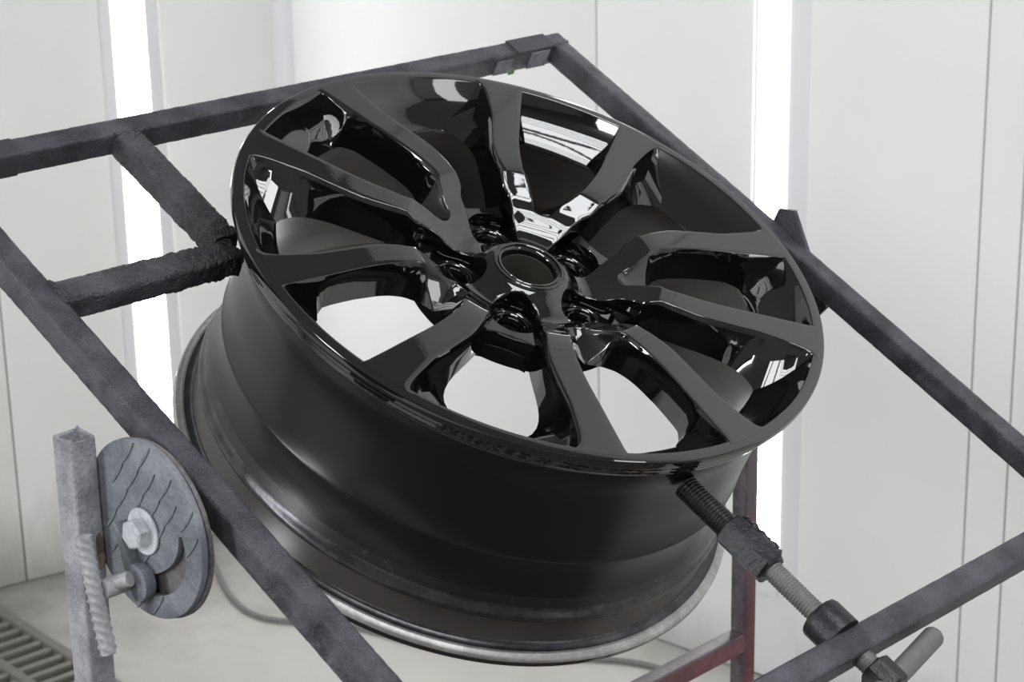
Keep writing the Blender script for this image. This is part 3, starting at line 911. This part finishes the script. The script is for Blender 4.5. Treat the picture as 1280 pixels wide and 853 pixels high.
# pivot bolt and washer
def along_x(name, prof, mat, parent, n, h, z, smooth=30, rot=0.0, x=0.0):
    o = revolve(name, prof, mat, None, n, smooth, False)
    ex = math.cos(rot) * H + math.sin(rot) * Zv
    o.matrix_world = axes_mat(PP(x, h, z), ex, np.cross(vx, ex), vx)
    if parent is not None:
        o.parent = parent; o.matrix_parent_inverse = parent.matrix_world.inverted()
    return o
along_x('washer', [(0.0, 0.0005), (0.0175, 0.0005), (0.0182, 0.001), (0.0182, 0.0024), (0.0174, 0.003), (0.0, 0.003)], M['bolt'], stand, 40, 0.0325, -0.1155, x=-0.4552)
along_x('bolt_head', [(0.0, 0.0), (0.0118, 0.0), (0.0118, 0.009), (0.0102, 0.0108), (0.0, 0.0112)], M['bolt'], stand, 6, 0.0325, -0.1155, 20, 0.35, x=-0.4583)
# rusty scrape on the post, beside the disc
rp = [(-0.003, 0.013), (0.0005, 0.016), (0.003, 0.009), (0.0026, 0.001), (0.0042, -0.006), (0.002, -0.013), (-0.0006, -0.015), (-0.0022, -0.007), (-0.0036, 0.002)]
o = prism('rust_patch', rp, 0.0, 0.0005, M['rust'], None, 0.0)
o.matrix_world = axes_mat(PP(-0.4605, -0.0206, -0.146), X, np.cross(H, X), H)
adopt(o, stand)

# clamp handle of ribbed reinforcing bar
def ribbed_bar(name, p0, p1, r, mat, parent):
    p0, p1 = Vector(p0), Vector(p1); L = (p1 - p0).length
    n = 20; m = 150
    verts, faces = [], []
    for i in range(m + 1):
        t = i / m * L
        for k in range(n):
            a = 2 * PI * k / n
            s = ((t / 0.0072) + 0.75 * math.sin(a) * 1.0) % 1.0
            rib = max(0, 1 - abs(s - 0.5) / 0.26) ** 0.8
            rib *= abs(math.cos(a)) ** 0.35
            rr = r * (0.96 + 0.28 * rib)
            if i in (0, m): rr = r * 0.9
            verts.append((rr * math.cos(a), rr * math.sin(a), t))
    for i in range(m):
        for k in range(n):
            k2 = (k + 1) % n
            faces.append((i * n + k, i * n + k2, (i + 1) * n + k2, (i + 1) * n + k))
    faces.append(tuple(range(n))); faces.append(tuple(m * n + k for k in range(n)))
    o = link(name, verts, faces, mat, None, 50)
    z = V3((p1 - p0).normalized()); x = np.cross(z, V3(X)); x /= np.linalg.norm(x)
    o.matrix_world = axes_mat(V3(p0), x, np.cross(z, x), z)
    return o
ch = empty('clamp_handle', 'grey ribbed reinforcing-bar handle clamping the tread plate disc', 'handle', Matrix.Translation(Vector(PP(-0.49, 0.014, -0.16))))
bpy.context.view_layer.update()
adopt(ribbed_bar('handle_bar', PP(-0.4905, 0.0035, -0.1165), PP(-0.4905, 0.0245, -0.2060), 0.0062, M['rebar'], None), ch)
th_, tz_ = 0.0235, -0.158
adopt(along_x('clamp_stem', [(0.0, 0.006), (0.0075, 0.006), (0.0075, 0.030), (0.0, 0.030)], M['rebar'], None, 20, 0.0165, -0.158, x=-0.4556), ch)
adopt(tube_path('clamp_arm', [PP(-0.4790, 0.0140, -0.1565), PP(-0.4740, 0.0215, -0.1535), PP(-0.4700, 0.0300, -0.1500)], 0.006, M['rebar'], None, 12), ch)
# curved ear of the clamp
ear = []
for t in np.linspace(-100, 110, 20):
    a = math.radians(t); ear.append((0.0285 + 0.0135 * math.cos(a), -0.1560 + 0.0150 * math.sin(a)))
ear += [(0.0085, -0.1130), (0.0055, -0.1140), (0.0125, -0.138), (0.0160, -0.150), (0.0200, -0.162)]
o = prism('clamp_ear', ear, zl(-0.4552) if SG > 0 else zl(-0.4552), zl(-0.4650), M['disc'], None, 0.0008)
o.matrix_world = axes_mat(C, H, Zv, hz)
adopt(o, ch)

# ------------------------------------------------------------------ screw clamp that holds the rim
scr = empty('screw_clamp', 'threaded clamp screw with dark coupling nut pressing on the wheel barrel', 'clamp', Matrix.Translation(Vector(FP(XR, 0.44, WR_))))
bpy.context.view_layer.update()
def thread(name, u0, u1, r, pitch, mat, x=XR):
    n = 22; depth = 0.0011
    steps = max(6, int((u1 - u0) / pitch * 6))
    verts, faces = [], []
    for i in range(steps + 1):
        u = u0 + (u1 - u0) * i / steps
        for k in range(n):
            ph = ((u - u0) / pitch + k / n) % 1.0
            rr = r - depth * abs(ph * 2 - 1) ** 0.8
            a = 2 * PI * k / n
            verts.append((rr * math.cos(a), rr * math.sin(a), u))
    for i in range(steps):
        for k in range(n):
            k2 = (k + 1) % n
            faces.append((i * n + k, i * n + k2, (i + 1) * n + k2, (i + 1) * n + k))
    faces.append(tuple(range(n))); faces.append(tuple(steps * n + k for k in range(n)))
    o = link(name, verts, faces, mat, None, 60)
    o.matrix_world = axes_mat(FP(x, 0, WR_), X, np.cross(U, X), U)
    return adopt(o, scr)
o = thread('threaded_tip', 0.2530, 0.3085, 0.0112, 0.0031, M['rod_dark']); o['label'] = 'black threaded tip'
o = thread('threaded_rod', 0.3560, 0.4700, 0.0092, 0.0029, M['rod_grey']); o['label'] = 'pale grey threaded rod'
adopt(along_u('coupling_nut', [(0.0, 0.3050), (0.0132, 0.3050), (0.0158, 0.3068), (0.0158, 0.3535), (0.0138, 0.3560), (0.0, 0.3560)], M['nut'], 6, rot=0.25, smooth=20), scr)
# lumpy weld run over the nut
pts, rads = [], []
for i in range(15):
    u = 0.308 + 0.043 * i / 14
    q = FP(XR + 0.0108, u, WR_ + 0.0088) + NF * 0.0012 * math.sin(i * 1.9) + X * 0.0008 * math.cos(i * 2.7)
    pts.append(q); rads.append((0.0042 + 0.0010 * math.sin(i * 2.3)) * (0.6 if i in (0, 14) else 1.0))
adopt(tube_path('weld_bead', pts, 0.004, M['nut'], None, 10, rads), scr)
adopt(along_u('handle_boss', [(0.0, 0.4690), (0.0125, 0.4690), (0.0150, 0.4710), (0.0150, 0.4930), (0.013, 0.4950), (0.0, 0.4950)], M['nut'], 8, rot=0.2, smooth=20), scr)
hb0, hb1 = FP(-0.0355, 0.4870, -0.0480), FP(0.0460, 0.4720, -0.0480)
o = tube_path('tommy_bar', [hb0 + (hb1 - hb0) * t for t in (-0.95, -0.9, 0, 0.5, 0.965, 0.985, 1.0)], 0.0092, M['rod_grey'], None, 24, [0.0080, 0.0092, 0.0092, 0.0092, 0.0092, 0.0092, 0.0088])
adopt(o, scr)
